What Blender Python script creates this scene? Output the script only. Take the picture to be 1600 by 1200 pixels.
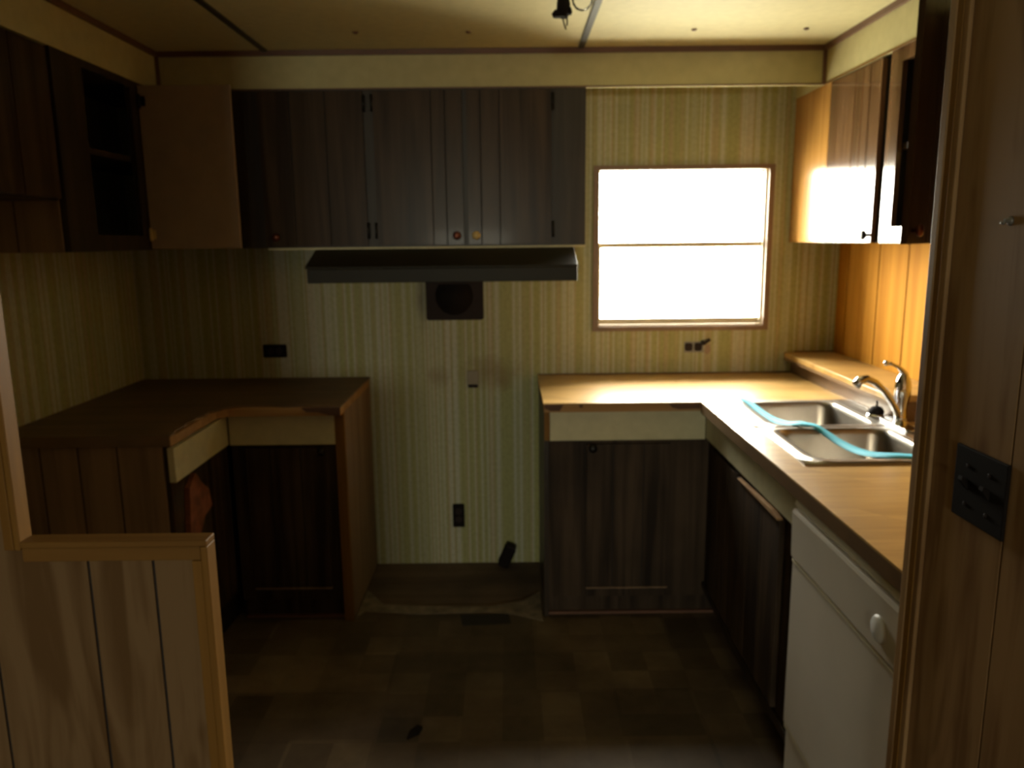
import bpy, bmesh, math, random
from mathutils import Vector, Matrix
random.seed(7)
S = bpy.context.scene
for o in list(bpy.data.objects): bpy.data.objects.remove(o)
COL = S.collection

# ------------------------------------------------------------------ camera, light, exposure
cam = bpy.data.cameras.new('camera'); cam_o = bpy.data.objects.new('camera', cam); COL.objects.link(cam_o)
cam.sensor_width = 36; cam.lens = 1213.3 / 1600 * 36; cam.clip_start = 0.02
R_ = Vector((0.9999367, -0.00349326, -0.01069574)); U_ = Vector((0.0111529, 0.18199642, 0.98323594)); F_ = Vector((0.00148812, 0.98329299, -0.18202386))
m = Matrix((R_, U_, -F_)).transposed().to_4x4(); m.translation = Vector((0, -3.526, 1.5264)); cam_o.matrix_world = m
cam.dof.use_dof = True; cam.dof.focus_distance = 0.5; cam.dof.aperture_fstop = 13.0
S.camera = cam_o

W = bpy.data.worlds.new('daylight'); S.world = W; W.use_nodes = True
nt = W.node_tree; bgn = nt.nodes['Background']
tc = nt.nodes.new('ShaderNodeTexCoord'); sx = nt.nodes.new('ShaderNodeSeparateXYZ'); cr = nt.nodes.new('ShaderNodeValToRGB')
mr = nt.nodes.new('ShaderNodeMapRange'); mr.inputs['From Min'].default_value = -0.3; mr.inputs['From Max'].default_value = 0.6
nt.links.new(tc.outputs['Generated'], sx.inputs[0]); nt.links.new(sx.outputs['Z'], mr.inputs['Value']); nt.links.new(mr.outputs[0], cr.inputs[0])
cr.color_ramp.elements[0].color = (0.36, 0.35, 0.28, 1); cr.color_ramp.elements[1].color = (1.0, 1.0, 0.97, 1)
side = nt.nodes.new('ShaderNodeMapRange'); side.inputs['From Min'].default_value = -0.5; side.inputs['From Max'].default_value = 0.5
nt.links.new(sx.outputs['Y'], side.inputs['Value'])
tint = nt.nodes.new('ShaderNodeMixRGB'); tint.inputs[1].default_value = (1.0, 0.98, 0.84, 1); tint.inputs[2].default_value = (1.0, 0.97, 0.88, 1); nt.links.new(side.outputs[0], tint.inputs[0])
mul = nt.nodes.new('ShaderNodeMixRGB'); mul.blend_type = 'MULTIPLY'; mul.inputs[0].default_value = 1; nt.links.new(cr.outputs[0], mul.inputs[1]); nt.links.new(tint.outputs[0], mul.inputs[2])
nt.links.new(mul.outputs[0], bgn.inputs[0]); bgn.inputs[1].default_value = 50.0
S.view_settings.view_transform = 'Standard'; S.view_settings.look = 'None'; S.view_settings.gamma = 1
S.view_settings.use_curve_mapping = False; S.view_settings.exposure = 0.55

def portal(name, loc, rot, sx_, sy_):
    l = bpy.data.lights.new(name, 'AREA'); l.shape = 'RECTANGLE'; l.size = sx_; l.size_y = sy_; l.cycles.is_portal = True
    o = bpy.data.objects.new(name, l); o.location = loc; o.rotation_euler = rot; COL.objects.link(o); return o
portal('kitchen_window_portal', (0.775, 0.10, 1.48), (math.radians(-90), 0, 0), 0.76, 0.72)
portal('rear_window_portal', (-0.6, -9.42, 1.4), (math.radians(90), 0, 0), 1.2, 0.55)

# ------------------------------------------------------------------ materials
def new_mat(name):
    mt = bpy.data.materials.new(name); mt.use_nodes = True
    return mt, mt.node_tree, mt.node_tree.nodes['Principled BSDF']
def N(t, kind, **kw):
    n = t.nodes.new(kind)
    for k, v in kw.items():
        if k in n.inputs: n.inputs[k].default_value = v
        else: setattr(n, k, v)
    return n
def ramp(t, stops, interp='LINEAR'):
    n = t.nodes.new('ShaderNodeValToRGB'); n.color_ramp.interpolation = interp
    e = n.color_ramp.elements
    while len(e) < len(stops): e.new(0.5)
    for i, (p, c) in enumerate(stops): e[i].position = p; e[i].color = (*c, 1)
    return n
def coords(t, scale, rot=(0, 0, 0)):
    c = t.nodes.new('ShaderNodeTexCoord'); mp = t.nodes.new('ShaderNodeMapping')
    mp.inputs['Scale'].default_value = scale; mp.inputs['Rotation'].default_value = rot
    t.links.new(c.outputs['Object'], mp.inputs[0]); return mp
def mix(t, a, b, fac, mode='MIX'):
    n = t.nodes.new('ShaderNodeMixRGB'); n.blend_type = mode
    for i, v in ((0, fac), (1, a), (2, b)):
        if hasattr(v, 'is_linked') or hasattr(v, 'links'): t.links.new(v, n.inputs[i])
        else: n.inputs[i].default_value = v if i == 0 else (*v, 1)
    return n.outputs[0]
def plain(name, col, rough=0.6, metal=0.0, vary=0.12, scale=9, spec=0.5):
    mt, t, b = new_mat(name)
    mp = coords(t, (scale,) * 3); n = N(t, 'ShaderNodeTexNoise', Scale=1.0, Detail=5.0); t.links.new(mp.outputs[0], n.inputs['Vector'])
    r = ramp(t, [(0.3, tuple(c * (1 - vary) for c in col)), (0.7, tuple(min(1, c * (1 + vary)) for c in col))]); t.links.new(n.outputs['Fac'], r.inputs[0])
    t.links.new(r.outputs[0], b.inputs['Base Color']); b.inputs['Roughness'].default_value = rough; b.inputs['Metallic'].default_value = metal
    b.inputs['Specular IOR Level'].default_value = spec
    return mt
def wood(name, dark, light, axis='z', rough=0.5, grain=1.0, wave=0.0, coat=0.0, spec=0.5, blotch=0.0):
    mt, t, b = new_mat(name)
    s = {'x': (1.2, 26, 26), 'y': (26, 1.2, 26), 'z': (26, 26, 1.2)}[axis]
    mp = coords(t, tuple(v * grain for v in s))
    wn = N(t, 'ShaderNodeTexNoise', Scale=1.0, Detail=8.0, Distortion=0.7); t.links.new(mp.outputs[0], wn.inputs['Vector'])
    s2 = {'x': (.5, 7, 7), 'y': (7, .5, 7), 'z': (7, 7, .5)}[axis]
    if wave > 2: s2 = (8, 8, 1.9)
    mp2 = coords(t, s2); wv = N(t, 'ShaderNodeTexNoise', Scale=1.0, Detail=2.0, Distortion=1.5); t.links.new(mp2.outputs[0], wv.inputs['Vector'])
    mm = N(t, 'ShaderNodeMath', operation='MULTIPLY'); t.links.new(wv.outputs['Fac'], mm.inputs[0]); mm.inputs[1].default_value = 14
    sn = N(t, 'ShaderNodeMath', operation='SINE'); t.links.new(mm.outputs[0], sn.inputs[0])
    ma = N(t, 'ShaderNodeMath', operation='MULTIPLY_ADD'); t.links.new(sn.outputs[0], ma.inputs[0]); ma.inputs[1].default_value = 0.09 * wave; t.links.new(wn.outputs['Fac'], ma.inputs[2])
    r = ramp(t, [(0.3, dark), (0.68, light)]); t.links.new(ma.outputs[0], r.inputs[0])
    out = r.outputs[0]
    if blotch:
        mp3 = coords(t, (3, 3, 3)); bn = N(t, 'ShaderNodeTexNoise', Scale=1.0, Detail=4.0); t.links.new(mp3.outputs[0], bn.inputs['Vector'])
        br = ramp(t, [(0.42, (1, 1, 1)), (0.7, (1 - blotch,) * 3)]); t.links.new(bn.outputs['Fac'], br.inputs[0])
        out = mix(t, out, br.outputs[0], 1.0, 'MULTIPLY')
    t.links.new(out, b.inputs['Base Color']); b.inputs['Roughness'].default_value = rough
    b.inputs['Specular IOR Level'].default_value = spec
    b.inputs['Coat Weight'].default_value = coat; b.inputs['Coat Roughness'].default_value = 0.08
    return mt
def wallpaper(name, axis='x', cols=None, gain=1.0):
    mt, t, b = new_mat(name)
    k = (1, 0, 0) if axis == 'x' else (0, 1, 0)
    base = cols or [(0.28, (.47, .47, .37)), (0.39, (.35, .35, .15)), (0.45, (.50, .50, .40)), (0.50, (.36, .36, .16)), (0.54, (.43, .36, .22)), (0.58, (.50, .50, .39)), (0.66, (.35, .35, .14)), (.74, (.48, .48, .36))]
    mp = coords(t, tuple(v * 13 for v in k)); n1 = N(t, 'ShaderNodeTexNoise', Scale=1.0, Detail=1.0, Roughness=0.5); t.links.new(mp.outputs[0], n1.inputs['Vector'])
    r1 = ramp(t, [(p, tuple(min(1, v * gain) for v in c)) for p, c in base]); t.links.new(n1.outputs['Fac'], r1.inputs[0])
    mp2 = coords(t, tuple(v * 80 for v in k)); n2 = N(t, 'ShaderNodeTexNoise', Scale=1.0, Detail=2.0); t.links.new(mp2.outputs[0], n2.inputs['Vector'])
    r2 = ramp(t, [(0.35, (.93, .92, .88)), (0.6, (1, 1, 1))]); t.links.new(n2.outputs['Fac'], r2.inputs[0])
    out = mix(t, r1.outputs[0], r2.outputs[0], 1.0, 'MULTIPLY')
    mp3 = coords(t, (60, 60, 60)); n3 = N(t, 'ShaderNodeTexNoise', Scale=1.0, Detail=3.0); t.links.new(mp3.outputs[0], n3.inputs['Vector'])
    r3 = ramp(t, [(0.35, (.88, .88, .86)), (0.6, (1, 1, 1))]); t.links.new(n3.outputs['Fac'], r3.inputs[0])
    out = mix(t, out, r3.outputs[0], 1.0, 'MULTIPLY')
    # grey and rusty stains behind the old stove position
    if axis == 'x':
        def blob(cx, cz, rx, rz, col, amt, prev):
            c = t.nodes.new('ShaderNodeTexCoord'); mpb = t.nodes.new('ShaderNodeMapping'); mpb.vector_type = 'POINT'
            mpb.inputs['Location'].default_value = (-cx / rx, 0, -cz / rz); mpb.inputs['Scale'].default_value = (1 / rx, 0, 1 / rz)
            t.links.new(c.outputs['Object'], mpb.inputs[0])
            ln = N(t, 'ShaderNodeVectorMath', operation='LENGTH'); t.links.new(mpb.outputs[0], ln.inputs[0])
            nn = N(t, 'ShaderNodeTexNoise', Scale=14.0, Detail=4.0); t.links.new(c.outputs['Object'], nn.inputs['Vector'])
            ad = N(t, 'ShaderNodeMath', operation='ADD'); t.links.new(ln.outputs['Value'], ad.inputs[0]); t.links.new(nn.outputs['Fac'], ad.inputs[1])
            rr = ramp(t, [(0.0, (amt,) * 3), (1.0, (0, 0, 0))]); mrr = N(t, 'ShaderNodeMapRange'); mrr.inputs['From Min'].default_value = 0.6; mrr.inputs['From Max'].default_value = 1.5
            t.links.new(ad.outputs[0], mrr.inputs['Value']); t.links.new(mrr.outputs[0], rr.inputs[0])
            return mix(t, prev, col, rr.outputs[0])
        out = blob(-0.10, 0.93, .16, .10, (.20, .13, .05), .55, out)
        out = blob(-0.335, 0.91, .07, .06, (.2, .13, .06), .5, out)
        out = blob(-0.40, 1.27, .03, .16, (.12, .08, .07), .6, out)
        out = blob(-0.03, 0.90, .05, .07, (.2, .13, .06), .4, out)
    t.links.new(out, b.inputs['Base Color']); b.inputs['Roughness'].default_value = 0.62; b.inputs['Specular IOR Level'].default_value = 0.25
    return mt
def vinyl():
    mt, t, b = new_mat('patched_vinyl_floor')
    c = t.nodes.new('ShaderNodeTexCoord')
    def cell(size, off):
        mp = t.nodes.new('ShaderNodeMapping'); mp.inputs['Scale'].default_value = (1 / size, 1 / size, 0); mp.inputs['Location'].default_value = (off, off * 1.7, 0)
        t.links.new(c.outputs['Object'], mp.inputs[0]); f = N(t, 'ShaderNodeVectorMath', operation='FLOOR'); t.links.new(mp.outputs[0], f.inputs[0])
        w = t.nodes.new('ShaderNodeTexWhiteNoise'); w.noise_dimensions = '3D'; t.links.new(f.outputs[0], w.inputs['Vector']); return w.outputs['Value']
    r1 = ramp(t, [(0, (.115, .082, .048)), (.5, (.155, .110, .066)), (1, (.20, .145, .085))]); t.links.new(cell(.13, .3), r1.inputs[0])
    r2 = ramp(t, [(0, (.6, .6, .62)), (1, (1.0, 1.0, 1.0))]); t.links.new(cell(.26, .7), r2.inputs[0])
    out = mix(t, r1.outputs[0], r2.outputs[0], 1.0, 'MULTIPLY')
    n = N(t, 'ShaderNodeTexNoise', Scale=3.2, Detail=8.0, Roughness=.65); t.links.new(c.outputs['Object'], n.inputs['Vector'])
    r3 = ramp(t, [(.35, (.55, .52, .5)), (.62, (1, 1, 1))]); t.links.new(n.outputs['Fac'], r3.inputs[0])
    out = mix(t, out, r3.outputs[0], 1.0, 'MULTIPLY')
    t.links.new(out, b.inputs['Base Color']); b.inputs['Roughness'].default_value = .6; b.inputs['Specular IOR Level'].default_value = .3
    return mt
def laminate():
    mt, t, b = new_mat('butcher_block_laminate')
    mp = coords(t, (1, 9, 1)); c = t.nodes.new('ShaderNodeTexCoord')
    mpb = t.nodes.new('ShaderNodeMapping'); mpb.inputs['Scale'].default_value = (3.5, 22, 0); mpb.inputs['Rotation'].default_value = (0, 0, math.radians(-8)); t.links.new(c.outputs['Object'], mpb.inputs[0])
    f = N(t, 'ShaderNodeVectorMath', operation='FLOOR'); t.links.new(mpb.outputs[0], f.inputs[0])
    w = t.nodes.new('ShaderNodeTexWhiteNoise'); t.links.new(f.outputs[0], w.inputs['Vector'])
    r1 = ramp(t, [(0, (.38, .225, .066)), (1, (.50, .31, .10))]); t.links.new(w.outputs['Value'], r1.inputs[0])
    mp2 = t.nodes.new('ShaderNodeMapping'); mp2.inputs['Scale'].default_value = (6, 120, 6); mp2.inputs['Rotation'].default_value = (0, 0, math.radians(-8)); t.links.new(c.outputs['Object'], mp2.inputs[0])
    n = N(t, 'ShaderNodeTexNoise', Scale=1.0, Detail=5.0); t.links.new(mp2.outputs[0], n.inputs['Vector'])
    r2 = ramp(t, [(.3, (.78, .74, .7)), (.65, (1, 1, 1))]); t.links.new(n.outputs['Fac'], r2.inputs[0])
    out = mix(t, r1.outputs[0], r2.outputs[0], 1.0, 'MULTIPLY')
    t.links.new(out, b.inputs['Base Color']); b.inputs['Roughness'].default_value = .3; b.inputs['Specular IOR Level'].default_value = .5
    return mt
def glass():
    mt = bpy.data.materials.new('window_glass'); mt.use_nodes = True; t = mt.node_tree; t.nodes.clear()
    o = t.nodes.new('ShaderNodeOutputMaterial'); mx = t.nodes.new('ShaderNodeMixShader'); tr = t.nodes.new('ShaderNodeBsdfTransparent'); g = t.nodes.new('ShaderNodeBsdfGlossy')
    g.inputs['Roughness'].default_value = .02; fr = t.nodes.new('ShaderNodeFresnel'); fr.inputs[0].default_value = 1.2
    t.links.new(fr.outputs[0], mx.inputs[0]); t.links.new(tr.outputs[0], mx.inputs[1]); t.links.new(g.outputs[0], mx.inputs[2]); t.links.new(mx.outputs[0], o.inputs[0])
    return mt
M = dict(
    paper=wallpaper('striped_wallpaper', 'x'), paper_side=wallpaper('striped_wallpaper_side', 'y'),
    cream=plain('cream_soffit_paper', (.50, .45, .24), .65, vary=.06, scale=22, spec=.25),
    creamb=plain('cream_board', (.56, .52, .33), .55, vary=.07, scale=20, spec=.3),
    ceil=plain('cream_ceiling_board', (.54, .49, .28), .6, vary=.05, scale=30, spec=.3),
    walnut=wood('dark_walnut_door', (.026, .016, .010), (.062, .038, .022), 'z', .3, wave=1, spec=.13, coat=.02),
    walnut_f=wood('dark_walnut_frame', (.020, .014, .009), (.044, .030, .019), 'z', .4, wave=1, spec=.25),
    walnut_r=wood('warm_walnut_door', (.075, .034, .014), (.17, .088, .042), 'z', .16, wave=1, spec=.7, coat=.75),
    worn=wood('worn_dark_door', (.022, .014, .009), (.072, .047, .028), 'z', .6, wave=1, blotch=.4, spec=.15),
    dark=plain('black_brown_void', (.012, .009, .008), .7),
    lauan=wood('golden_lauan_filler', (.40, .19, .045), (.56, .29, .075), 'z', .22, coat=.5),
    orange=wood('orange_panelling', (.36, .15, .014), (.47, .215, .024), 'z', .7, wave=1, spec=.05),
    panel=wood('tan_wood_panelling', (.130, .072, .030), (.205, .126, .062), 'z', .6, grain=1.2, wave=2.01, spec=.05),
    panel_d=wood('brown_wood_panelling', (.20, .130, .082), (.29, .195, .122), 'z', .6, wave=1, spec=.12),
    jamb=wood('brown_jamb_panelling', (.21, .112, .045), (.33, .198, .090), 'z', .55, grain=1.2, wave=2.01, spec=.12),
    gold=wood('golden_oak_trim', (.17, .080, .016), (.24, .118, .026), 'z', .5, spec=.12),
    goldx=wood('golden_oak_trim_flat', (.15, .072, .018), (.22, .11, .028), 'x', .5, spec=.1),
    redtrim=plain('reddish_brown_trim', (.135, .062, .036), .5),
    brown=plain('brown_window_casing', (.20, .125, .08), .5),
    groove=plain('black_groove', (.018, .012, .009), .8),
    raw=wood('raw_particle_edge', (.30, .15, .05), (.46, .27, .11), 'x', .85, grain=.6),
    scrap=plain('dark_edge_scrap', (.10, .045, .022), .7),
    batten=plain('black_batten', (.03, .026, .024), .6),
    vinyl=vinyl(), lam=laminate(), lam_dim=wood('dimmed_laminate', (.13, .078, .042), (.20, .125, .068), 'x', .55, blotch=.25, spec=.25), lam_edge=plain('brown_laminate_edge', (.15, .085, .035), .4),  # left counter: same laminate, its dim light put into a darker colour
    sub=wood('dirty_subfloor', (.085, .055, .036), (.17, .115, .075), 'x', .85, grain=.3, blotch=.5),
    dust=plain('pale_glue_dust', (.20, .16, .11), .9, vary=.4, scale=18),
    white=plain('white_sash', (.50, .42, .28), .4, vary=.02), black=plain('black_plastic', (.012, .009, .008), .8, spec=.1),
    hood=plain('dark_bronze_enamel', (.020, .017, .011), .5, spec=.2), soot=plain('sooty_metal', (.026, .018, .017), .7, spec=.15),
    pale=plain('pale_pink_board', (.30, .21, .14), .6, vary=.07, scale=14),
    copper=plain('copper_knob', (.16, .05, .03), .3, .7), steel=plain('black_hinge', (.012, .011, .01), .4, .5),
    chrome=plain('chrome', (.72, .73, .76), .07, 1.0, vary=.02), sinkm=plain('brushed_steel', (.38, .35, .30), .32, 1.0, vary=.04, scale=30),
    dw=plain('almond_enamel', (.68, .63, .55), .35, vary=.03), dwt=plain('almond_plastic_trim', (.72, .67, .52), .3, vary=.03), dial=plain('white_dial', (.68, .68, .66), .4, vary=.03),
    blue=plain('blue_plastic_strap', (.09, .42, .55), .7, vary=.05, spec=.2), glass=glass(), brass=plain('yellow_catch', (.55, .38, .14), .4),
    patch=plain('beige_cap', (.26, .22, .15), .6), reda=plain('broken_red_wood', (.22, .07, .03), .8, vary=.4, scale=25), boxm=plain('galvanised_box', (.22, .21, .19), .4, .5),
)

# ------------------------------------------------------------------ mesh helpers
class MB:
    def __init__(s): s.bm = bmesh.new()
    def box(s, x0, x1, y0, y1, z0, z1, mi=0):
        x0, x1 = sorted((x0, x1)); y0, y1 = sorted((y0, y1)); z0, z1 = sorted((z0, z1))
        v = [s.bm.verts.new(p) for p in ((x0, y0, z0), (x1, y0, z0), (x1, y1, z0), (x0, y1, z0), (x0, y0, z1), (x1, y0, z1), (x1, y1, z1), (x0, y1, z1))]
        for f in ((3, 2, 1, 0), (4, 5, 6, 7), (0, 1, 5, 4), (1, 2, 6, 5), (2, 3, 7, 6), (3, 0, 4, 7)):
            s.bm.faces.new([v[i] for i in f]).material_index = mi
        return s
    def prism(s, pts, a, b, axis='z', mi=0):
        mk = {'z': lambda p, h: (p[0], p[1], h), 'x': lambda p, h: (h, p[0], p[1]), 'y': lambda p, h: (p[0], h, p[1])}[axis]
        lo = [s.bm.verts.new(mk(p, a)) for p in pts]; hi = [s.bm.verts.new(mk(p, b)) for p in pts]; n = len(pts)
        s.bm.faces.new(lo[::-1]).material_index = mi; s.bm.faces.new(hi).material_index = mi
        for i in range(n): s.bm.faces.new((lo[i], lo[(i + 1) % n], hi[(i + 1) % n], hi[i])).material_index = mi
        return s
    def tube(s, pts, rad, n=14, mi=0):
        pts = [Vector(p) for p in pts]; rad = rad if isinstance(rad, (list, tuple)) else [rad] * len(pts); rings = []; ref = None
        for i, p in enumerate(pts):
            d = (pts[min(i + 1, len(pts) - 1)] - pts[max(i - 1, 0)]).normalized()
            if ref is None: ref = Vector((0, 0, 1)) if abs(d.z) < .9 else Vector((1, 0, 0))
            a = d.cross(ref).normalized(); b = a.cross(d).normalized(); ref = b
            rings.append([s.bm.verts.new(p + (a * math.cos(t) + b * math.sin(t)) * rad[i]) for t in (2 * math.pi * k / n for k in range(n))])
        for r0, r1 in zip(rings, rings[1:]):
            for k in range(n):
                f = s.bm.faces.new((r0[k], r0[(k + 1) % n], r1[(k + 1) % n], r1[k])); f.smooth = True; f.material_index = mi
        s.bm.faces.new(rings[0][::-1]).material_index = mi; s.bm.faces.new(rings[-1]).material_index = mi
        return s
    def lathe(s, prof, c, axis='z', n=24, mi=0):   # prof: (radius, height)
        d = {'z': Vector((0, 0, 1)), 'x': Vector((1, 0, 0)), 'y': Vector((0, 1, 0)), '-y': Vector((0, -1, 0)), '-x': Vector((-1, 0, 0))}[axis]
        return s.tube_straight([Vector(c) + d * h for r, h in prof], [max(r, 1e-4) for r, h in prof], d, n, mi)
    def tube_straight(s, pts, rad, d, n, mi):
        ref = Vector((0, 0, 1)) if abs(d.z) < .9 else Vector((1, 0, 0)); a = d.cross(ref).normalized(); b = a.cross(d).normalized(); rings = []
        for p, r in zip(pts, rad): rings.append([s.bm.verts.new(p + (a * math.cos(t) + b * math.sin(t)) * r) for t in (2 * math.pi * k / n for k in range(n))])
        for r0, r1 in zip(rings, rings[1:]):
            for k in range(n):
                f = s.bm.faces.new((r0[k], r0[(k + 1) % n], r1[(k + 1) % n], r1[k])); f.smooth = True; f.material_index = mi
        s.bm.faces.new(rings[0][::-1]).material_index = mi; s.bm.faces.new(rings[-1]).material_index = mi
        return s
    def xf(s, mat): bmesh.ops.transform(s.bm, matrix=mat, verts=s.bm.verts); return s
def build(name, mb, mats, parent=None, origin=None, bevel=0.0):
    bmesh.ops.recalc_face_normals(mb.bm, faces=mb.bm.faces)
    off = Vector(parent.matrix_world.translation) if parent else Vector(origin or (0, 0, 0))
    if parent:
        off = Vector((0, 0, 0)); p = parent
        while p: off += p.location; p = p.parent
    if off.length: bmesh.ops.translate(mb.bm, verts=mb.bm.verts, vec=-off)
    me = bpy.data.meshes.new(name); mb.bm.to_mesh(me); mb.bm.free()
    for k in (mats if isinstance(mats, (list, tuple)) else [mats]): me.materials.append(M[k])
    o = bpy.data.objects.new(name, me); COL.objects.link(o)
    if parent: o.parent = parent
    else: o.location = off
    if bevel:
        bv = o.modifiers.new('bevel', 'BEVEL'); bv.width = bevel; bv.segments = 2; bv.limit_method = 'ANGLE'
    return o
def tag(o, label, cat, group=None):
    o['label'] = label; o['category'] = cat
    if group: o['group'] = group
    return o
def thing(name, label, cat, loc, group=None):
    o = bpy.data.objects.new(name, None); o.empty_display_size = .05; COL.objects.link(o); o.location = loc
    return tag(o, label, cat, group)
def struct(name, mb, mats, parent=None, bevel=0.0):
    o = build(name, mb, mats, parent, bevel=bevel); o['kind'] = 'structure'; return o
def box(*a): return MB().box(*a)
def grooved(face, u0, u1, z0, z1, depth, front, grooves, gw=.005):
    """boards between dark grooves. face 'y': front plane at y=front facing -y; 'x+': facing +x; 'x-': facing -x"""
    mb = MB(); e = [u0] + sorted(grooves) + [u1]
    def b(a, c, d0, d1, mi):
        if face == 'y': mb.box(a, c, front + d0, front + d1, z0, z1, mi)
        elif face == 'x-': mb.box(front + d0, front + d1, a, c, z0, z1, mi)
        else: mb.box(front - d0, front - d1, a, c, z0, z1, mi)
    for i in range(len(e) - 1):
        b(e[i] + (gw / 2 if i else 0), e[i + 1] - (gw / 2 if i < len(e) - 2 else 0), 0, .004, 0)
    b(u0, u1, .004, depth, 0)
    for g in grooves: b(g - gw / 2, g + gw / 2, .0033, .004, 1)
    return mb

XL, XR, YB, ZC = -1.689, 1.481, 0.0, 2.263
ZU, ZS, H = 1.504, 2.116, .915
LX, RX, YS = -1.374, 1.249, -.307
YP = -2.2; PX = .72; YF = YP - .029

# ------------------------------------------------------------------ the room
f = MB().box(-3.2, 2.4, -9.5, -.53, -.05, .004); struct('floor', f, 'vinyl')
struct('floor', MB().box(-1.8, 1.6, -.53, .12, -.05, 0), 'sub')
# back wall with the window opening
wx0, wx1, wz0, wz1 = .392, 1.158, 1.128, 1.832
mb = MB().box(XL - .1, wx0, 0, .11, 0, ZC).box(wx1, XR + .1, 0, .11, 0, ZC).box(wx0, wx1, 0, .11, 0, wz0).box(wx0, wx1, 0, .11, wz1, ZC)
struct('wall_back', mb, 'paper')
struct('wall_left', MB().box(XL - .1, XL, YP - .1, 0, 0, ZC), 'paper_side')
struct('wall_right', grooved('x-', -2.3, 0, 0, ZC, .08, XR, [-.10, -.385, -.615, -.775, -.98, -1.25, -1.4, -1.7, -1.95], .009), ['orange', 'groove'])
struct('ceiling', MB().box(-3.2, 2.4, -9.5, .11, ZC, ZC + .06), 'ceil')
for i, bx in enumerate((-.943, .288)):
    struct('trim_%d' % (i + 1), MB().box(bx - .011, bx + .011, -9.4, YS - .003, ZC - .006, ZC), 'batten')
# soffits
struct('wall_soffit_back', MB().box(LX, .309, YS, 0, ZS, ZC).box(.309, RX, YS, YS + .02, ZS, ZC), 'cream')
struct('wall_soffit_left', MB().box(XL, LX, YP, 0, ZS, ZC), 'cream')
struct('wall_soffit_right', MB().box(RX, XR, YP - .1, 0, ZS, ZC), 'cream')
tw = .020
struct('trim_3', MB().box(LX, RX, YS - .012, YS, ZC - tw, ZC).box(LX, RX, YS - .002, YS, ZS, ZS + .006), 'redtrim')
struct('trim_4', MB().box(LX, LX + .012, YP, YS, ZC - tw, ZC).box(LX, LX + .012, YS - .012, YS, ZS, ZC), 'redtrim')
struct('trim_5', MB().box(RX - .012, RX, YP, YS, ZC - tw, ZC).box(RX - .012, RX, YS - .012, YS, ZS, ZC), 'redtrim')
struct('trim_6', MB().box(RX - .003, RX, YP, YS - .012, ZS, ZS + .006), 'goldx')
# front partition: full-height wall at left, low wall beside it
struct('wall_front_left', grooved('y', -3.2, -.875, 0, ZC, .028, YF, [-2.9, -2.6, -2.2, -1.8, -1.5, -1.2, -1.07, -.935]), ['panel', 'groove'])
struct('trim_7', MB().box(-.874, -.863, YF - .008, YP, 1.0, ZC).box(-.892, -.8745, YF - .008, YF - .0005, 1.0, ZC), 'gold', bevel=.002)
struct('wall_low_front', grooved('y', -.875, -.549, 0, 1.004, .028, YF, [-.752, -.637]), ['panel', 'groove'])
struct('trim_8', MB().box(-.8625, -.536, YF - .010, YP, 1.0045, 1.016).box(-.862, -.549, YF - .007, YF - .0005, .978, 1.004), 'goldx', bevel=.002)
struct('trim_9', MB().box(-.548, -.536, YF - .010, YP, 0, 1.004).box(-.566, -.5485, YF - .007, YF - .0005, 0, .977), 'gold', bevel=.002)
# right partition running towards the living room
struct('wall_front_right', grooved('x-', -9.4, YP - .02, 0, ZC, .09, PX, [-2.449, -2.72, -2.9, -3.3, -3.8, -4.3]), ['jamb', 'groove'])
struct('wall_kitchen_end', MB().box(PX + .09, XR, YP - .11, YP - .012, 0, ZC), 'jamb')
struct('trim_10', MB().box(PX - .012, PX + .1, YP - .019, YP, 0, ZC).box(PX - .008, PX - .0005, YP - .05, YP - .02, 0, ZC), 'jamb', bevel=.002)
struct('trim_11', MB().box(PX - .010, PX - .0085, YP - .036, YP - .020, 0, ZC), 'gold')
# living room behind the camera
mb = MB().box(-3.2, -1.2, -9.5, -9.4, 0, ZC).box(.0, 2.4, -9.5, -9.4, 0, ZC).box(-1.2, .0, -9.5, -9.4, 0, 1.12).box(-1.2, .0, -9.5, -9.4, 1.67, ZC)
struct('wall_rear', mb, 'panel')
struct('wall_living_left', MB().box(-3.3, -3.2, -9.5, YP + .03, 0, ZC), 'panel')
struct('wall_outer_left', MB().box(-3.2, XL - .1, YP + .001, YP + .06, 0, ZC), 'panel')

# window
wn = bpy.data.objects.new('window_1', None); COL.objects.link(wn); wn.location = (.775, 0, 1.12); wn['kind'] = 'structure'
mb = MB()
for a in ((.374, .398, 1.114, 1.843), (1.147, 1.171, 1.114, 1.843)): mb.box(a[0], a[1], -.012, .0, a[2], a[3])
mb.box(.398, 1.147, -.012, 0, 1.114, 1.134).box(.398, 1.147, -.012, 0, 1.823, 1.843); build('casing', mb, 'brown', wn)
mb = MB().box(wx0 + .0002, .402, .001, .10, wz0, wz1).box(1.150, wx1 - .0002, .001, .10, wz0, wz1).box(.402, 1.150, .001, .10, wz0, wz0 + .014).box(.402, 1.150, .001, .10, wz1 - .008, wz1)
build('jamb', mb, 'white', wn)
def sash(name, x0, x1, z0, z1, y, tb, tt, ts):
    s = build(name, MB().box(x0, x0 + ts, y, y + .02, z0, z1).box(x1 - ts, x1, y, y + .02, z0, z1).box(x0 + ts, x1 - ts, y, y + .02, z0, z0 + tb).box(x0 + ts, x1 - ts, y, y + .02, z1 - tt, z1), 'white', wn, bevel=.002)
    build('pane', MB().box(x0 + ts, x1 - ts, y + .008, y + .011, z0 + tb, z1 - tt), 'glass', s)
sash('sash', .402, 1.150, 1.486, 1.824, .072, .014, .006, .006)
sash('sash', .402, 1.150, 1.142, 1.510, .045, .024, .020, .012)
build('side_track', MB().box(1.140, 1.1495, .02, .044, 1.142, 1.824), 'white', wn)

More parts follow.
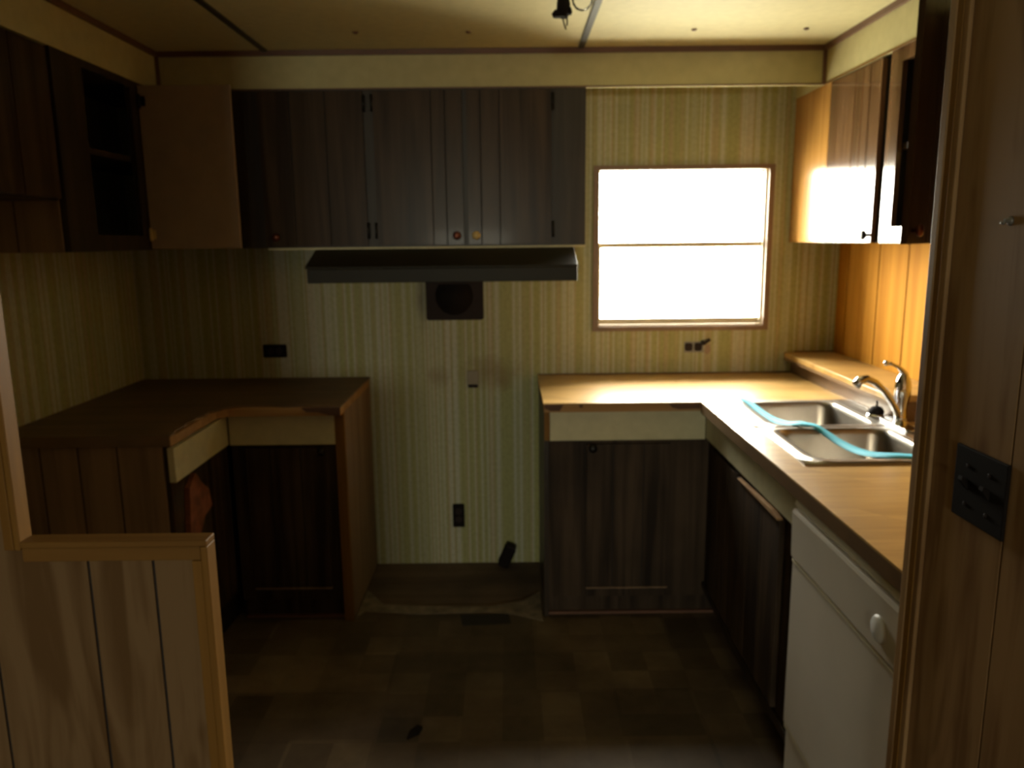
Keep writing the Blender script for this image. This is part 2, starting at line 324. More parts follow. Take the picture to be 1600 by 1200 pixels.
# ------------------------------------------------------------------ left upper cabinets
t = thing('wall_cabinet', 'dark brown tall wall cabinet on left wall, its pale door hanging wide open', 'cabinet', (-1.53, -.68, ZU))
fy = LX  # face plane
mb = MB().box(XL, LX - .018, -1.049, -1.035, ZU, ZS).box(XL, LX - .018, -1.035, -.001, ZU, ZU + .014).box(XL, LX - .018, -1.035, -.001, ZS - .006, ZS)
build('carcass', mb, 'walnut_f', t)
mb = MB().box(LX - .018, LX, -.55, YS - .0005, ZU, ZS).box(LX - .018, LX, -1.049, -.875, ZU, ZS).box(LX - .018, LX, -.875, -.55, ZU, 1.558).box(LX - .018, LX, -.875, -.55, 2.09, ZS)
build('face_frame', mb, 'walnut_f', t)
build('shelf', MB().box(XL, LX - .020, -1.034, -.001, 1.825, 1.845), 'walnut_f', t)
build('side_panel', grooved('y', XL + .001, LX - .02, ZU - .001, 1.70, .006, -1.056, [-1.535]), ['panel_d', 'groove'], t)['label'] = 'tan wood side panel'
d = build('door', MB().box(LX + .004, -1.028, -.500, -.484, 1.507, 2.104), 'pale', t, bevel=.002); d['label'] = 'pale inner face of the open door'
mb = MB().box(LX + .006, LX + .030, -.503, -.500, 2.03, 2.065).lathe([(.006, 0), (.006, .05)], (LX + .008, -.504, 2.022)); build('hinge', mb, 'steel', d)
mb = MB().box(LX + .006, LX + .026, -.503, -.500, 1.545, 1.58).lathe([(.006, 0), (.006, .05)], (LX + .008, -.504, 1.537)); h2 = build('hinge', mb, 'brass', d)
t = thing('wall_cabinet', 'short dark cabinet high on left wall, nearest the left frame edge', 'cabinet', (-1.53, -1.6, 1.662))
build('carcass', MB().box(XL, LX - .018, -2.15, -1.0565, 1.662, ZS), 'walnut_f', t)
build('door', grooved('x+', -1.58, -1.07, 1.668, ZS - .008, .016, LX, [-1.25, -1.40], .004), ['walnut', 'groove'], t)
build('door', grooved('x+', -2.13, -1.60, 1.668, ZS - .008, .016, LX, [-1.78, -1.95], .004), ['walnut', 'groove'], t)
# ------------------------------------------------------------------ back upper cabinet
t = thing('wall_cabinet', 'long dark brown cabinet on the back wall above the range hood', 'cabinet', (-.53, -.15, ZU))
build('carcass', MB().box(LX + .001, .309, -.288, -.001, ZU + .001, ZS - .001), 'walnut_f', t)
mb = MB().box(LX + .001, .309, YS, -.2885, ZU + .001, ZS - .001); build('face_frame', mb, 'walnut_f', t)
build('bottom_rail', MB().box(-.98, .309, YS - .010, YS - .0005, 1.497, 1.5048), 'creamb', t)['label'] = 'pale strip along the bottom edge'
def knob(parent, x, y, z, axis='-y', mat='copper'):
    return build('knob', MB().lathe([(.006, 0), (.006, .010), (.014, .014), (.017, .020), (.014, .026), (.002, .028)], (x, y, z), axis, 18), mat, parent)
YD = YS - .018
for x0, x1, gr, kx, hx in ((-.985, -.572, [-.86, -.72], -.94, -.568), (-.532, -.182, [-.305, -.25], -.211, -.536), (-.164, .172, [-.11, -.035], -.133, .178)):
    d = build('door', grooved('y', x0, x1, 1.512, 2.108, .0175, YD, gr, .004), ['walnut', 'groove'], t, bevel=.0015)
    knob(d, kx, YD, 1.547, mat='copper' if kx < -.2 else 'brass')
    for hz in (1.57, 2.062):
        build('hinge', MB().box(hx - .005, hx + .005, YD - .004, YS, hz - .028, hz + .028).lathe([(.005, 0), (.005, .064)], (hx, YD - .003, hz - .032)), 'steel', d)

# ------------------------------------------------------------------ right upper cabinet
t = thing('wall_cabinet', 'glossy brown cabinet run on right wall beside the window, one door swung open', 'cabinet', (1.36, -.85, ZU))
mb = MB().box(RX + .018, XR - .001, -1.95, -.002, ZU, ZU + .014).box(RX + .018, XR - .001, -1.95, -.002, ZS - .014, ZS - .001).box(XR - .012, XR - .001, -1.95, -.002, ZU + .014, ZS - .014)
for y in (-.802, -.9, -1.3, -1.95): mb.box(RX + .018, XR - .012, y - .006, y + .006, ZU + .014, ZS - .014)
build('carcass', mb, 'dark', t)
build('shelf', MB().box(RX + .02, XR - .013, -1.29, -.91, 1.80, 1.82), 'walnut_f', t)
build('filler_panel', MB().box(RX, RX + .017, -.376, -.002, ZU, ZS - .001), 'lauan', t, bevel=.001)['label'] = 'golden unstained filler panel'
mb = MB().box(RX, RX + .0175, -.934, -.858, ZU, ZS - .001).box(RX, RX + .0175, -1.28, -.934, ZU, 1.556).box(RX, RX + .0175, -1.28, -.934, 2.07, ZS - .001).box(RX, RX + .0175, -1.34, -1.28, ZU, ZS - .001)
build('face_frame', mb, 'walnut_r', t)
d = build('door', grooved('x-', -.800, -.380, ZU, ZS - .006, .017, RX - .001, [-.60, -.66, -.72], .004), ['walnut_r', 'groove'], t, bevel=.001)
knob(d, RX - .001, -.785, 1.531, '-x', 'steel')
build('catch', MB().box(RX + .019, RX + .045, -1.02, -.99, 1.76, 1.799), 'brass', t)['label'] = 'small yellow cupboard catch'
build('door', MB().box(RX, RX + .017, -1.93, -1.345, ZU + .004, ZS - .008), 'walnut_r', t)
th = math.radians(137)
mb = grooved('x-', 0.0, .36, ZU + .002, ZS + .006, .016, -.008, [.12, .20], .004)
mb.xf(Matrix.Translation((RX - .014, -1.285, 0)) @ Matrix.Rotation(th, 4, 'Z'))
d = build('door', mb, ['walnut', 'groove'], t); d['label'] = 'dark door standing open'  # darker walnut than its sister doors: the unlit face is in the colour
k = MB().lathe([(.006, 0), (.006, .010), (.014, .014), (.017, .020), (.014, .026), (.002, .028)], (0, 0, 0), '-x', 18)
k.xf(Matrix.Translation((RX - .014, -1.285, 0)) @ Matrix.Rotation(th, 4, 'Z') @ Matrix.Translation((-.008, .33, 1.54))); build('knob', k, 'copper', d)

# ------------------------------------------------------------------ range hood, fan
t = thing('range_hood', 'long black bronze range hood under the back wall cabinet', 'range hood', (-.26, -.25, 1.366))
build('canopy', MB().prism([(-.002, 1.496), (-.31, 1.496), (-.49, 1.432), (-.49, 1.424), (-.002, 1.424)], -.792, .264, 'x'), 'hood', t, bevel=.002)
mb = MB().box(-.782, .262, -.5, -.488, 1.370, 1.4235).box(-.782, -.772, -.488, -.002, 1.370, 1.4235).box(.252, .262, -.488, -.002, 1.370, 1.4235)
build('rim', mb, 'hood', t, bevel=.002)
build('filter', MB().box(-.5, -.02, -.42, -.08, 1.414, 1.4235), 'soot', t)
t = thing('exhaust_fan', 'sooty square exhaust fan cover on wall just below the range hood', 'fan', (-.25, -.02, 1.172))
mb = MB()
def rrect(x0, x1, z0, z1, r, n=5):
    P = []
    for cx, cz, a0 in ((x1 - r, z1 - r, 0), (x0 + r, z1 - r, 90), (x0 + r, z0 + r, 180), (x1 - r, z0 + r, 270)):
        for k in range(n + 1):
            a = math.radians(a0 + 90 * k / n); P.append((cx + r * math.cos(a), cz + r * math.sin(a)))
    return P
build('cover', MB().prism(rrect(-.378, -.120, 1.174, 1.39, .012), -.022, -.001, 'y'), 'soot', t, bevel=.003)
build('grille', MB().lathe([(.085, 0), (.085, .0015), (.03, .0015), (.028, .003), (.001, .003)], (-.25, -.022, 1.283), '-y', 32), 'black', t)
build('louvre', MB().box(-.365, -.133, -.028, -.0222, 1.335, 1.345), 'soot', t)

# ------------------------------------------------------------------ outlets and small wall things
def outlet(label, cx, cz, w, h, y=0.0, horiz=False):
    t = thing('wall_outlet', label, 'outlet', (cx, y - .003, cz))
    build('cover_plate', MB().prism(rrect(cx - w / 2, cx + w / 2, cz - h / 2, cz + h / 2, .006), y - .006, y - .0003, 'y'), 'black', t, bevel=.0015)
    for s in (-1, 1):
        px, pz = (cx + s * .02, cz) if horiz else (cx, cz + s * .02)
        build('receptacle', MB().lathe([(.016, 0), (.016, .002), (.0155, .0025)], (px, y - .006, pz), '-y', 20), 'soot', t)
    return t
outlet('black horizontal outlet plate on striped wall above the left counter', -1.077, 1.04, .108, .060, horiz=True)
outlet('black upright outlet plate low on wall in the empty stove gap', -.255, .241, .056, .116)
t = thing('wall_outlet', 'broken grey outlet without cover plate below the window', 'outlet', (.845, -.003, 1.04))
build('box', MB().box(.795, .885, -.003, -.0003, 1.012, 1.062), 'boxm', t)
for x in (.815, .858): build('receptacle', MB().prism(rrect(x - .017, x + .017, 1.020, 1.056, .009), -.012, -.003, 'y'), 'soot', t)
build('broken_tab', MB().box(.872, .884, -.030, -.003, 1.056, 1.066).prism([(.868, 1.052), (.905, 1.078), (.912, 1.070), (.88, 1.046)], -.028, -.012, 'y'), 'soot', t)
build('plaster_chip', MB().prism([(.888, 1.010), (.905, 1.002), (.918, 1.02), (.912, 1.05), (.894, 1.045)], -.004, -.0003, 'y'), 'pale', t)
t = thing('gas_line_box', 'small beige capped stub among rusty stains in middle of the stove gap', 'cap', (-.174, -.01, .86))
build('plate', MB().prism(rrect(-.200, -.148, .862, .940, .008), -.010, -.0003, 'y'), 'patch', t, bevel=.003)
build('lip', MB().box(-.196, -.152, -.020, -.010, .862, .876), 'soot', t, bevel=.003)
# leaning stove plug at the wall foot
t = thing('stove_receptacle', 'black stub leaning at foot of the back wall in the stove gap', 'receptacle', (-.045, -.05, .001))
rot = Matrix.Translation((-.050, -.05, .004)) @ Matrix.Rotation(math.radians(24), 4, 'Y')
build('housing', MB().box(-.026, .026, -.03, .03, .006, .105).xf(rot), 'black', t, bevel=.006)
build('socket_face', MB().box(-.022, .022, -.026, .026, .105, .112).xf(rot), 'soot', t)
# ceiling buttons
for i, (bx, by, w) in enumerate(((-.541, -.571, 'leftmost of the row of four'), (-.138, -.562, 'second from left in the row of four'), (.671, -.562, 'second from right in the row of four'), (1.074, -.559, 'rightmost of the row of four'))):
    o = build('ceiling_button', MB().lathe([(.010, 0), (.010, -.003), (.005, -.006), (.001, -.0065)], (bx, by, ZC - .0002), 'z', 16), 'redtrim', origin=(bx, by, ZC))
    tag(o, 'small brown ceiling fixing button, ' + w, 'button', 'fixing buttons across the ceiling')
# ceiling light
t = thing('ceiling_light', 'broken ceiling light with black socket and bare clear bulb', 'light', (.19, -1.1, ZC))
build('canopy', MB().lathe([(.06, 0), (.06, -.008), (.045, -.018), (.01, -.022)], (.19, -1.1, ZC - .0005), 'z', 28), 'black', t)
build('socket', MB().tube([(.165, -1.1, 2.245), (.166, -1.1, 2.20), (.162, -1.1, 2.165)], [.012, .020, .017], 16).lathe([(.012, 0), (.016, .01), (.008, .02)], (.147, -1.1, 2.165)).lathe([(.009, 0), (.012, .008), (.008, .02)], (.180, -1.1, 2.172)), 'black', t)
build('wire', MB().tube([(.163, -1.1, 2.168), (.167, -1.1, 2.150), (.173, -1.1, 2.132)], .0022, 8).tube([(.173, -1.1, 2.172), (.177, -1.1, 2.155), (.176, -1.1, 2.142)], .0020, 8), 'black', t)
b = build('bulb', MB().lathe([(.013, .055), (.014, .045), (.022, .03), (.03, .012), (.031, 0), (.028, -.012), (.018, -.024), (.006, -.029), (.0005, -.030)], (.221, -1.1, 2.212), 'z', 28), 'glass', t)
build('bulb_cap', MB().lathe([(.012, 0), (.014, -.006), (.014, -.024)], (.221, -1.1, 2.262), 'z', 20), 'boxm', b)
# switch plate and hook on right partition
t = thing('switch_plate', 'dark double switch plate on wood wall at right of frame', 'switch', (PX - .004, -2.39, 1.14))
build('cover_plate', MB().box(PX - .006, PX - .0003, -2.453, -2.322, 1.084, 1.200), 'black', t, bevel=.002)
for y in (-2.357, -2.412): build('toggle', MB().prism([(PX - .006, 1.134), (PX - .018, 1.150), (PX - .016, 1.156), (PX - .006, 1.150)], y - .005, y + .005, 'y'), 'black', t)
for y in (-2.357, -2.412):
    for z in (1.11, 1.172): build('screw', MB().lathe([(.0035, 0), (.0035, .0012), (.002, .0018)], (PX - .006, y, z), '-x', 10), 'soot', t)
o = build('wall_hook', MB().lathe([(.007, 0), (.006, .003), (.003, .004), (.003, .009)], (PX - .0003, -2.391, 1.546), '-x', 14).tube([(PX - .008, -2.391, 1.546), (PX - .010, -2.389, 1.543), (PX - .011, -2.385, 1.544)], .0022, 8), 'boxm', origin=(PX, -2.391, 1.546))
tag(o, 'small metal hook screwed into the wood wall above switch plate', 'hook')

# ------------------------------------------------------------------ base cabinets
def jag(a, b, n, base, amp, seed):
    r = random.Random(seed); return [(a + (b - a) * i / n, base + r.uniform(0, amp)) for i in range(n + 1)]
# left back run
t = thing('base_cabinet', 'dark base cabinet left of the stove gap with golden end post', 'cabinet', (-.88, -.3, 0))
build('carcass', MB().box(-1.10, -.669, -.548, -.002, .14, .874).box(-1.10, -.669, -.50, -.002, .0005, .1395), 'dark', t)
build('end_panel', MB().box(-.668, -.652, -.548, -.002, .0005, .874), 'panel_d', t)
build('end_post', MB().box(-.690, -.652, -.575, -.549, .0005, .874), 'gold', t, bevel=.0015)
build('drawer_front', MB().box(-1.102, -.690, -.578, -.560, .748, .868), 'creamb', t, bevel=.0015)['label'] = 'cream false drawer front'
build('face_frame', MB().box(-1.102, -.6905, -.5595, -.5485, .0905, .874), 'worn', t)
d = build('door', grooved('y', -1.045, -.735, .150, .735, .014, -.5745, [-.95, -.83], .004), ['worn', 'groove'], t)
knob(d, -.745, -.5745, .722, mat='steel')
build('toe_kick', MB().box(-1.102, -.6905, -.53, -.5015, .0045, .0900), 'worn', t)
build('door_lip', MB().box(-1.045, -.735, -.578, -.561, .144, .1485), 'panel_d', t)['label'] = 'dusty pale lip below the door'
# left peninsula
t = thing('base_cabinet', 'wood-panelled cabinet end on left behind the low wall, cream band on its side', 'cabinet', (-1.40, -.85, 0))
build('carcass', MB().box(XL + .001, -1.150, -1.056, -.002, .0045, .874), 'dark', t)
build('end_panel', grooved('y', XL + .002, -1.144, .0045, .874, .007, -1.064, [-1.545, -1.42, -1.292], .006), ['panel_d', 'groove'], t)
build('face_frame', MB().box(-1.149, -1.128, -1.055, -.57, .14, .874), 'worn', t)
build('drawer_front', MB().box(-1.1275, -1.105, -1.064, -.582, .752, .868), 'creamb', t, bevel=.0015)['label'] = 'cream false drawer front'
build('door', grooved('x+', -.745, -.585, .150, .742, .014, -1.113, [-.66], .004), ['worn', 'groove'], t)
build('broken_panel', MB().prism([(-.98, .545), (-.96, .70), (-.90, .735), (-.86, .69), (-.80, .645), (-.78, .575), (-.85, .56), (-.92, .49)], -1.127, -1.108, 'x'), 'reda', t)['label'] = 'broken reddish raw wood'
# right back run
t = thing('base_cabinet', 'dark base cabinet right of the stove gap, cream band below the counter', 'cabinet', (.44, -.3, 0))
build('carcass', MB().box(.146, .800, -.548, -.002, .14, .874).box(.146, .800, -.50, -.002, .0005, .1395), 'dark', t)
build('end_panel', MB().box(.128, .1455, -.560, -.002, .0005, .874), 'walnut_f', t)
build('end_post', MB().box(.129, .150, -.575, -.5605, .752, .874), 'gold', t)
build('drawer_front', MB().box(.1505, .758, -.578, -.560, .752, .868), 'creamb', t, bevel=.0015)['label'] = 'cream false drawer front'
build('face_frame', MB().box(.146, .779, -.5595, -.5485, .0905, .874), 'worn', t)
d = build('door', grooved('y', .296, .625, .138, .735, .014, -.5745, [.40, .52], .004), ['worn', 'groove'], t)
knob(d, .318, -.5745, .722, mat='steel')
build('toe_kick', MB().box(.146, .83, -.53, -.5015, .0045, .0900), 'worn', t)
build('door_lip', MB().box(.296, .625, -.578, -.561, .132, .1365), 'panel_d', t)['label'] = 'dusty pale lip below the door'
# right run (sink base)
t = thing('base_cabinet', 'dark sink cabinet between the corner and the dishwasher', 'cabinet', (1.1, -1.07, 0))
mb = MB().box(.801, .812, -1.575, -.549, .14, .70).box(.812, 1.47, -1.585, -1.575, .1, .70).box(.812, 1.47, -1.574, -.56, .1, .12); build('carcass', mb, 'dark', t)
build('face_frame', MB().box(.7805, .8005, -1.585, -.562, .14, .874), 'worn', t)
build('drawer_front', MB().box(.7595, .7800, -1.586, -.579, .758, .868), 'creamb', t, bevel=.0015)['label'] = 'cream false drawer front'
mb = grooved('x-', -.99, -.66, .152, .735, .014, .766, [-.76, -.87], .004); d = build('door', mb, ['worn', 'groove'], t)
mb = grooved('x-', -1.43, -1.01, .152, .735, .016, .760, [-1.14, -1.28], .004); d = build('door', mb, ['worn', 'groove'], t)
build('raw_edge', MB().prism([(-1.03, .736), (-1.20, .744), (-1.38, .750), (-1.43, .742), (-1.43, .736)], .752, .768, 'x'), 'raw', d)['label'] = 'torn raw wood along the door top'
build('toe_kick', MB().box(.835, .85, -1.585, -.532, .0045, .139), 'worn', t)
o = build('toe_moulding', MB().prism([(-.56, .150), (-.56, .128), (-.86, .110), (-1.0, .088), (-1.58, .112), (-1.58, .135), (-1.1, .128)], .768, .779, 'x'), 'walnut_f', origin=(.775, -1.07, .09))
tag(o, 'loose dark toe moulding sagging along foot of the sink cabinet', 'moulding')

# ------------------------------------------------------------------ countertops
# left: laminate sheet with a torn front edge over a raw core
t = thing('countertop', 'left countertop, laminate darkened for dim light, with torn ragged front edge', 'countertop', (-1.3, -.4, .875))
core = [(XL + .001, -.001), (-.652, -.001), (-.652, -.630), (-1.080, -.630), (-1.112, -.66), (-1.112, -1.066), (XL + .001, -1.066)]
build('core_board', MB().prism(core, .875, .9075), 'raw', t)
sheet = [(XL + .001, -.001), (-.648, -.001), (-.648, -.640), (-.70, -.640), (-.705, -.634), (-.76, -.630), (-.80, -.618), (-.86, -.626), (-.92, -.615), (-.985, -.606), (-1.03, -.612), (-1.055, -.630), (-1.085, -.650), (-1.10, -.70), (-1.118, -.715), (-1.115, -.76), (-1.126, -.80), (-1.12, -.85), (-1.128, -.90), (-1.118, -.935), (-1.122, -1.0), (-1.112, -1.03), (-1.110, -1.07), (XL + .001, -1.07)]
build('laminate_sheet', MB().prism(sheet, .9078, .915), 'lam_dim', t)
build('edge_strip', MB().box(XL + .001, -1.112, -1.074, -1.0705, .877, .915), 'lam_edge', t)
build('edge_scrap', MB().prism([(-.70, .9075), (-.652, .9075), (-.652, .876), (-.69, .876), (-.735, .888), (-.78, .890), (-.80, .9075)], -.634, -.6305, 'y'), 'scrap', t)
# right
t = thing('countertop', 'golden butcher-block laminate countertop around the sink', 'countertop', (1.0, -1.1, .875))
hx0, hx1, hy0, hy1 = .83, 1.235, -1.47, -.665
mb = MB()
mb.box(.125, XR - .0005, -.625, -.001, .877, .9098, 0)
mb.box(.729, hx0, -2.198, -.625, .877, .9098, 0).box(hx1, XR - .0005, -2.198, -.625, .877, .9098, 0).box(hx0, hx1, hy1, -.625, .877, .9098, 0).box(hx0, hx1, -2.198, hy0, .877, .9098, 0)
build('core_board', mb, 'raw', t)
mb = MB()
mb.box(.123, XR - .0005, -.64, -.001, .91, .915).box(.722, hx0, -2.199, -.64, .91, .915).box(hx1, XR - .0005, -2.199, -.64, .91, .915).box(hx0, hx1, hy1, -.64, .91, .915).box(hx0, hx1, -2.199, hy0, .91, .915)
build('laminate_sheet', mb, 'lam', t)
build('edge_strip', MB().box(.722, .7285, -2.199, -.641, .872, .9098), 'lam_edge', t, bevel=.001)
build('edge_scrap', MB().prism([(.127, .9095), (.200, .9095), (.192, .895), (.185, .884), (.15, .884), (.127, .895)], -.634, -.6255, 'y'), 'scrap', t)
build('edge_scrap', MB().prism([(.600, .9095), (.721, .9095), (.721, .888), (.640, .886), (.615, .892)], -.634, -.6255, 'y'), 'scrap', t)
build('edge_scrap', MB().prism([(.258, .9095), (.275, .9095), (.272, .895), (.262, .895)], -.632, -.6255, 'y'), 'scrap', t)
build('back_caulk', MB().box(.125, 1.284, -.006, -.0005, .9153, .920), 'scrap', t)
# raised ledge
t = thing('wall_ledge', 'raised golden laminate ledge along the right wall behind the faucet', 'ledge', (1.38, -.5, .916))
build('riser', MB().box(1.288, XR - .001, -1.0, -.001, .9155, .982), 'lam_edge', t)
build('ledge_top', MB().box(1.254, XR - .0008, -1.012, -.001, .985, 1.008), 'lam', t, bevel=.003)
build('front_strip', MB().box(1.2535, 1.287, -1.0, -.008, .9745, .9845), 'lam_edge', t)
build('back_caulk', MB().box(1.30, XR - .002, -.006, -.0005, 1.0083, 1.013), 'scrap', t)

# ------------------------------------------------------------------ sink
t = thing('double_sink', 'stainless steel double bowl sink set into the golden countertop', 'sink', (1.03, -1.07, .915))
def rr_loop(x0, x1, y0, y1, r, z, n=6):
    return [Vector((p[0], p[1], z)) for p in rrect(x0, x1, y0, y1, r, n)]
def bowl(cell, inner, r):
    mb = MB(); bm = mb.bm; n = 6
    inn = rr_loop(*inner, r, .9205, n); cx = (inner[0] + inner[1]) / 2; cy = (inner[2] + inner[3]) / 2; outer = []
    cnt = len(inn)
    for k, p in enumerate(inn):
        q = k // (n + 1); j = k % (n + 1); cxn = (cell[1], cell[0], cell[0], cell[1])[q]; cyn = (cell[3], cell[3], cell[2], cell[2])[q]
        # project: first half of each corner slides along one side, second half along the other
        first_x = q in (0, 2)
        x, y = p.x, p.y
        if j == n / 2: x, y = cxn, cyn
        elif (j < n / 2) == first_x: x = cxn
        else: y = cyn
        outer.append(Vector((x, y, .9195)))
    loops = [[Vector((v.x, v.y, .9152)) for v in outer], outer]
    loops.append(inn)
    def shrink(d, z, rr): return rr_loop(inner[0] + d, inner[1] - d, inner[2] + d, inner[3] - d, rr, z, n)
    loops += [shrink(.003, .916, r), shrink(.006, .90, r), shrink(.014, .775, r * .9), shrink(.022, .757, r * .8), shrink(.045, .747, r * .55), shrink(.12, .744, r * .3)]
    vs = [[bm.verts.new(p) for p in L] for L in loops]
    for a, b in zip(vs, vs[1:]):
        for k in range(cnt):
            f = bm.faces.new((a[k], a[(k + 1) % cnt], b[(k + 1) % cnt], b[k])); f.smooth = a is not vs[0]
    bm.faces.new(vs[-1])
    return mb
ys = (-1.495, -1.078, -.648)
b1 = build('bowl', bowl((.797, 1.215, ys[1], ys[2]), (.868, 1.196, -1.052, -.690), .05), 'sinkm', t)
b2 = build('bowl', bowl((.797, 1.215, ys[0], ys[1]), (.846, 1.196, -1.452, -1.102), .05), 'sinkm', t)
for b, cx, cy in ((b1, 1.03, -.87), (b2, 1.02, -1.275)):
    build('drain', MB().lathe([(.042, 0), (.042, .003), (.03, .004), (.026, .001), (.001, .001)], (cx, cy, .7445), 'z', 24), 'soot', b)
build('faucet_deck', MB().box(1.2152, 1.287, ys[0], ys[2], .9152, .9198), 'sinkm', t, bevel=.0015)
# faucet
t = thing('kitchen_faucet', 'chrome single-lever kitchen faucet standing on the sink deck', 'faucet', (1.262, -1.02, .92))
fx, fyy = 1.262, -1.075
build('base_plate', MB().prism([(p[0], p[1]) for p in rrect(fx - .024, fx + .022, fyy - .10, fyy + .105, .02)], .920, .929), 'chrome', t, bevel=.003)
build('body', MB().lathe([(.022, 0), (.019, .02), (.017, .045), (.018, .065), (.023, .085), (.0255, .105), (.025, .122), (.022, .142), (.015, .158), (.010, .168), (.002, .171)], (fx, fyy, .929), 'z', 28), 'chrome', t)
P = [(fx - .006, fyy, .942), (1.247, -1.080, .968), (1.224, -1.083, 1.004), (1.195, -1.086, 1.040), (1.164, -1.089, 1.068), (1.136, -1.09, 1.080), (1.114, -1.09, 1.074), (1.101, -1.09, 1.056)]
build('spout', MB().tube(P, [.013, .012, .0115, .0115, .0115, .012, .0145, .0155], 18), 'chrome', t)
build('lever', MB().tube([(fx, fyy, 1.088), (fx - .008, fyy - .004, 1.102), (fx - .024, fyy - .008, 1.116), (fx - .044, fyy - .010, 1.125), (fx - .062, fyy - .012, 1.129)], [.013, .009, .0065, .005, .005], 12), 'chrome', t)
build('lever_tip', MB().lathe([(.0015, -.009), (.006, -.007), (.009, 0), (.006, .007), (.0015, .009)], (fx - .066, fyy - .012, 1.129), 'z', 16), 'chrome', t)
t = thing('side_sprayer', 'low dark sprayer base on the sink deck behind the faucet spout', 'sprayer', (1.252, -.93, .92))
build('holder', MB().lathe([(.033, 0), (.033, .004), (.029, .009), (.025, .010)], (1.252, -.93, .9203), 'z', 24), 'chrome', t)
build('spray_head', MB().lathe([(.024, 0), (.025, .008), (.020, .018), (.010, .024), (.001, .025)], (1.252, -.93, .9305), 'z', 22), 'black', t)
build('trigger', MB().tube([(1.252, -.93, .955), (1.252, -.931, .974)], [.004, .003], 8), 'black', t)
# blue strap draped over both bowls
pts = [(.862, -.66, .926), (.870, -.68, .926), (.886, -.719, .918), (.902, -.804, .903), (.914, -.893, .898), (.922, -.99, .908), (.932, -1.06, .925), (.950, -1.088, .9275), (.978, -1.10, .924), (1.000, -1.13, .908), (1.018, -1.20, .895), (1.028, -1.29, .895), (1.035, -1.38, .908), (1.060, -1.445, .923), (1.107, -1.473, .9265), (1.16, -1.474, .925)]
def smooth_pts(P, n=6):
    P = [Vector(p) for p in P]; out = []
    for i in range(len(P) - 1):
        p0, p1, p2, p3 = P[max(i - 1, 0)], P[i], P[i + 1], P[min(i + 2, len(P) - 1)]
        for k in range(n):
            u = k / n; out.append(.5 * ((2 * p1) + (-p0 + p2) * u + (2 * p0 - 5 * p1 + 4 * p2 - p3) * u * u + (-p0 + 3 * p1 - 3 * p2 + p3) * u ** 3))
    return out + [P[-1]]
LIFT = Vector((0, 0, .0035)); P = smooth_pts(pts); mb = MB(); rows = []
for i, p in enumerate(P):
    d = (P[min(i + 1, len(P) - 1)] - P[max(i - 1, 0)]); d.z = 0; d.normalize(); s = Vector((-d.y, d.x, 0)) * .012; tw_ = Vector((0, 0, -.0045 + .0015 * math.sin(i * .16)))
    rows.append([mb.bm.verts.new(q) for q in (p - s + tw_ + LIFT, p + s - tw_ + LIFT, p + s - tw_ + LIFT * 1.4, p - s + tw_ + LIFT * 1.4)])
for a, b in zip(rows, rows[1:]):
    for k in range(4): mb.bm.faces.new((a[k], a[(k + 1) % 4], b[(k + 1) % 4], b[k])).smooth = True
mb.bm.faces.new(rows[0]); mb.bm.faces.new(rows[-1][::-1])
o = build('plastic_strap', mb, 'blue', origin=(1.0, -1.07, .92)); tag(o, 'thin turquoise strap draped across both sink bowls', 'strap')

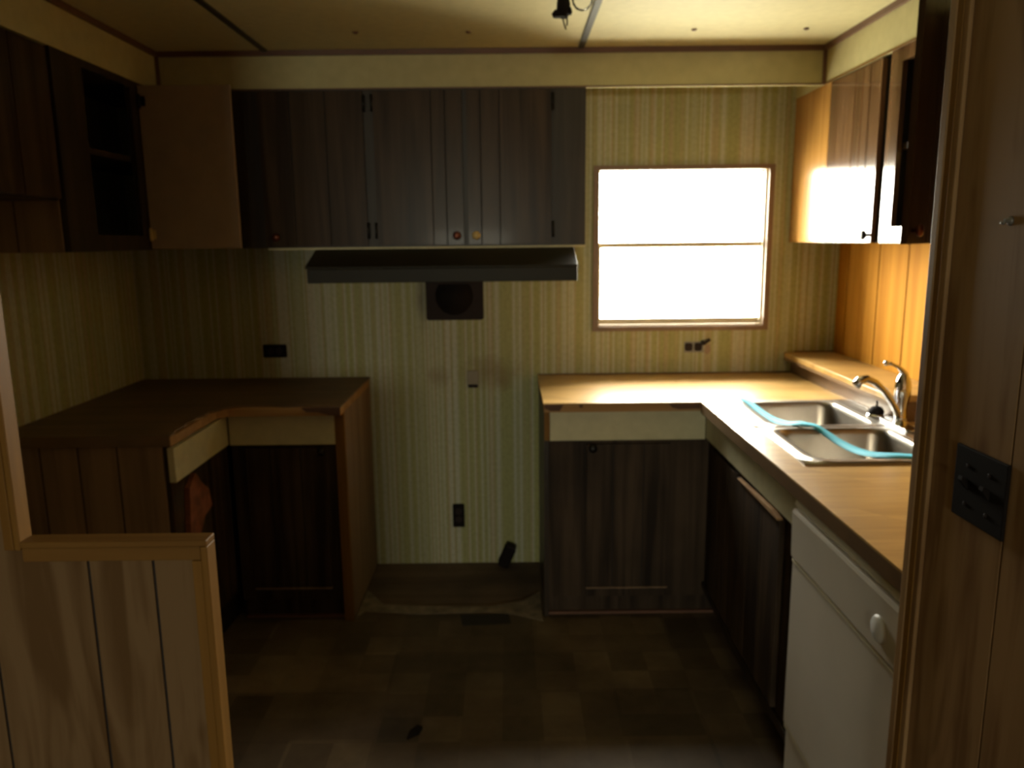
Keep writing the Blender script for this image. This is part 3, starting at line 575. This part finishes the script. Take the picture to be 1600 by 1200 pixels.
# ------------------------------------------------------------------ dishwasher
t = thing('dishwasher', 'almond white built-in dishwasher under the right countertop', 'dishwasher', (1.0, -1.89, 0))
build('tub', MB().box(.765, 1.33, -2.19, -1.592, .0045, .862), 'dwt', t)
build('top_trim', MB().prism([(.764, .858), (.752, .858), (.742, .852), (.738, .842), (.742, .832), (.764, .830)], -2.192, -1.590, 'y'), 'dwt', t, bevel=.002)
build('control_panel', MB().prism([(.764, .829), (.737, .829), (.733, .820), (.736, .70), (.742, .690), (.764, .690)], -2.192, -1.589, 'y'), 'dw', t, bevel=.002)
build('seam_trim', MB().box(.739, .763, -2.191, -1.5895, .684, .6895), 'dwt', t)
build('door_panel', MB().box(.741, .7635, -2.192, -1.589, .215, .6835), 'dw', t, bevel=.003)
build('kick_trim', MB().box(.743, .763, -2.191, -1.590, .198, .2145), 'dwt', t, bevel=.002)
build('kick_plate', MB().box(.750, .7635, -2.191, -1.590, .02, .1975), 'dw', t)
dl = build('dial', MB().lathe([(.028, 0), (.028, .003), (.025, .007), (.022, .009), (.001, .0095)], (.735, -2.085, .752), '-x', 28), 'dial', t)

# ------------------------------------------------------------------ floor scraps
r = random.Random(5)
def ragged(x0, x1, y0, y1, n, amp, seed):
    rr = random.Random(seed); P = [(x0 + (x1 - x0) * i / n, y0 + rr.uniform(-amp, amp)) for i in range(n + 1)]
    return P + [(x1 - (x1 - x0) * i / n, y1 + rr.uniform(-amp, amp)) for i in range(n + 1)]
o = build('torn_flooring', MB().prism([(-.62, -.50), (-.40, -.53), (-.1, -.52), (.0, -.54), (.12, -.60), (.118, -.33), (.04, -.42), (-.1, -.47), (-.35, -.46), (-.55, -.44), (-.645, -.30), (-.648, -.56)], .0042, .0060), 'dust', origin=(-.25, -.48, .004)); tag(o, 'pale torn edge of vinyl flooring across the stove gap', 'flooring scrap')
o = build('floor_patch', MB().prism([(-.22, -.54), (-.02, -.535), (-.01, -.62), (-.205, -.635)], .0043, .0056), 'dark', origin=(-.1, -.58, .004)); tag(o, 'dark glue patch on floor in front of stove gap', 'patch')
o = build('black_scrap', MB().prism([(-.335, -1.355), (-.30, -1.33), (-.292, -1.30), (-.31, -1.292), (-.33, -1.32)], .0043, .014), 'black', origin=(-.311, -1.323, .004)); tag(o, 'small black scrap lying on the kitchen floor', 'debris')
o = build('quarter_round', MB().box(.146, .83, -.545, -.531, .0045, .016), 'redtrim', origin=(.45, -.54, .004)); tag(o, 'thin reddish strip on floor under right base cabinet', 'moulding')
o = build('quarter_round', MB().box(-1.10, -.69, -.545, -.531, .0045, .014), 'redtrim', origin=(-.9, -.54, .004)); tag(o, 'thin reddish strip on floor under left base cabinet', 'moulding')
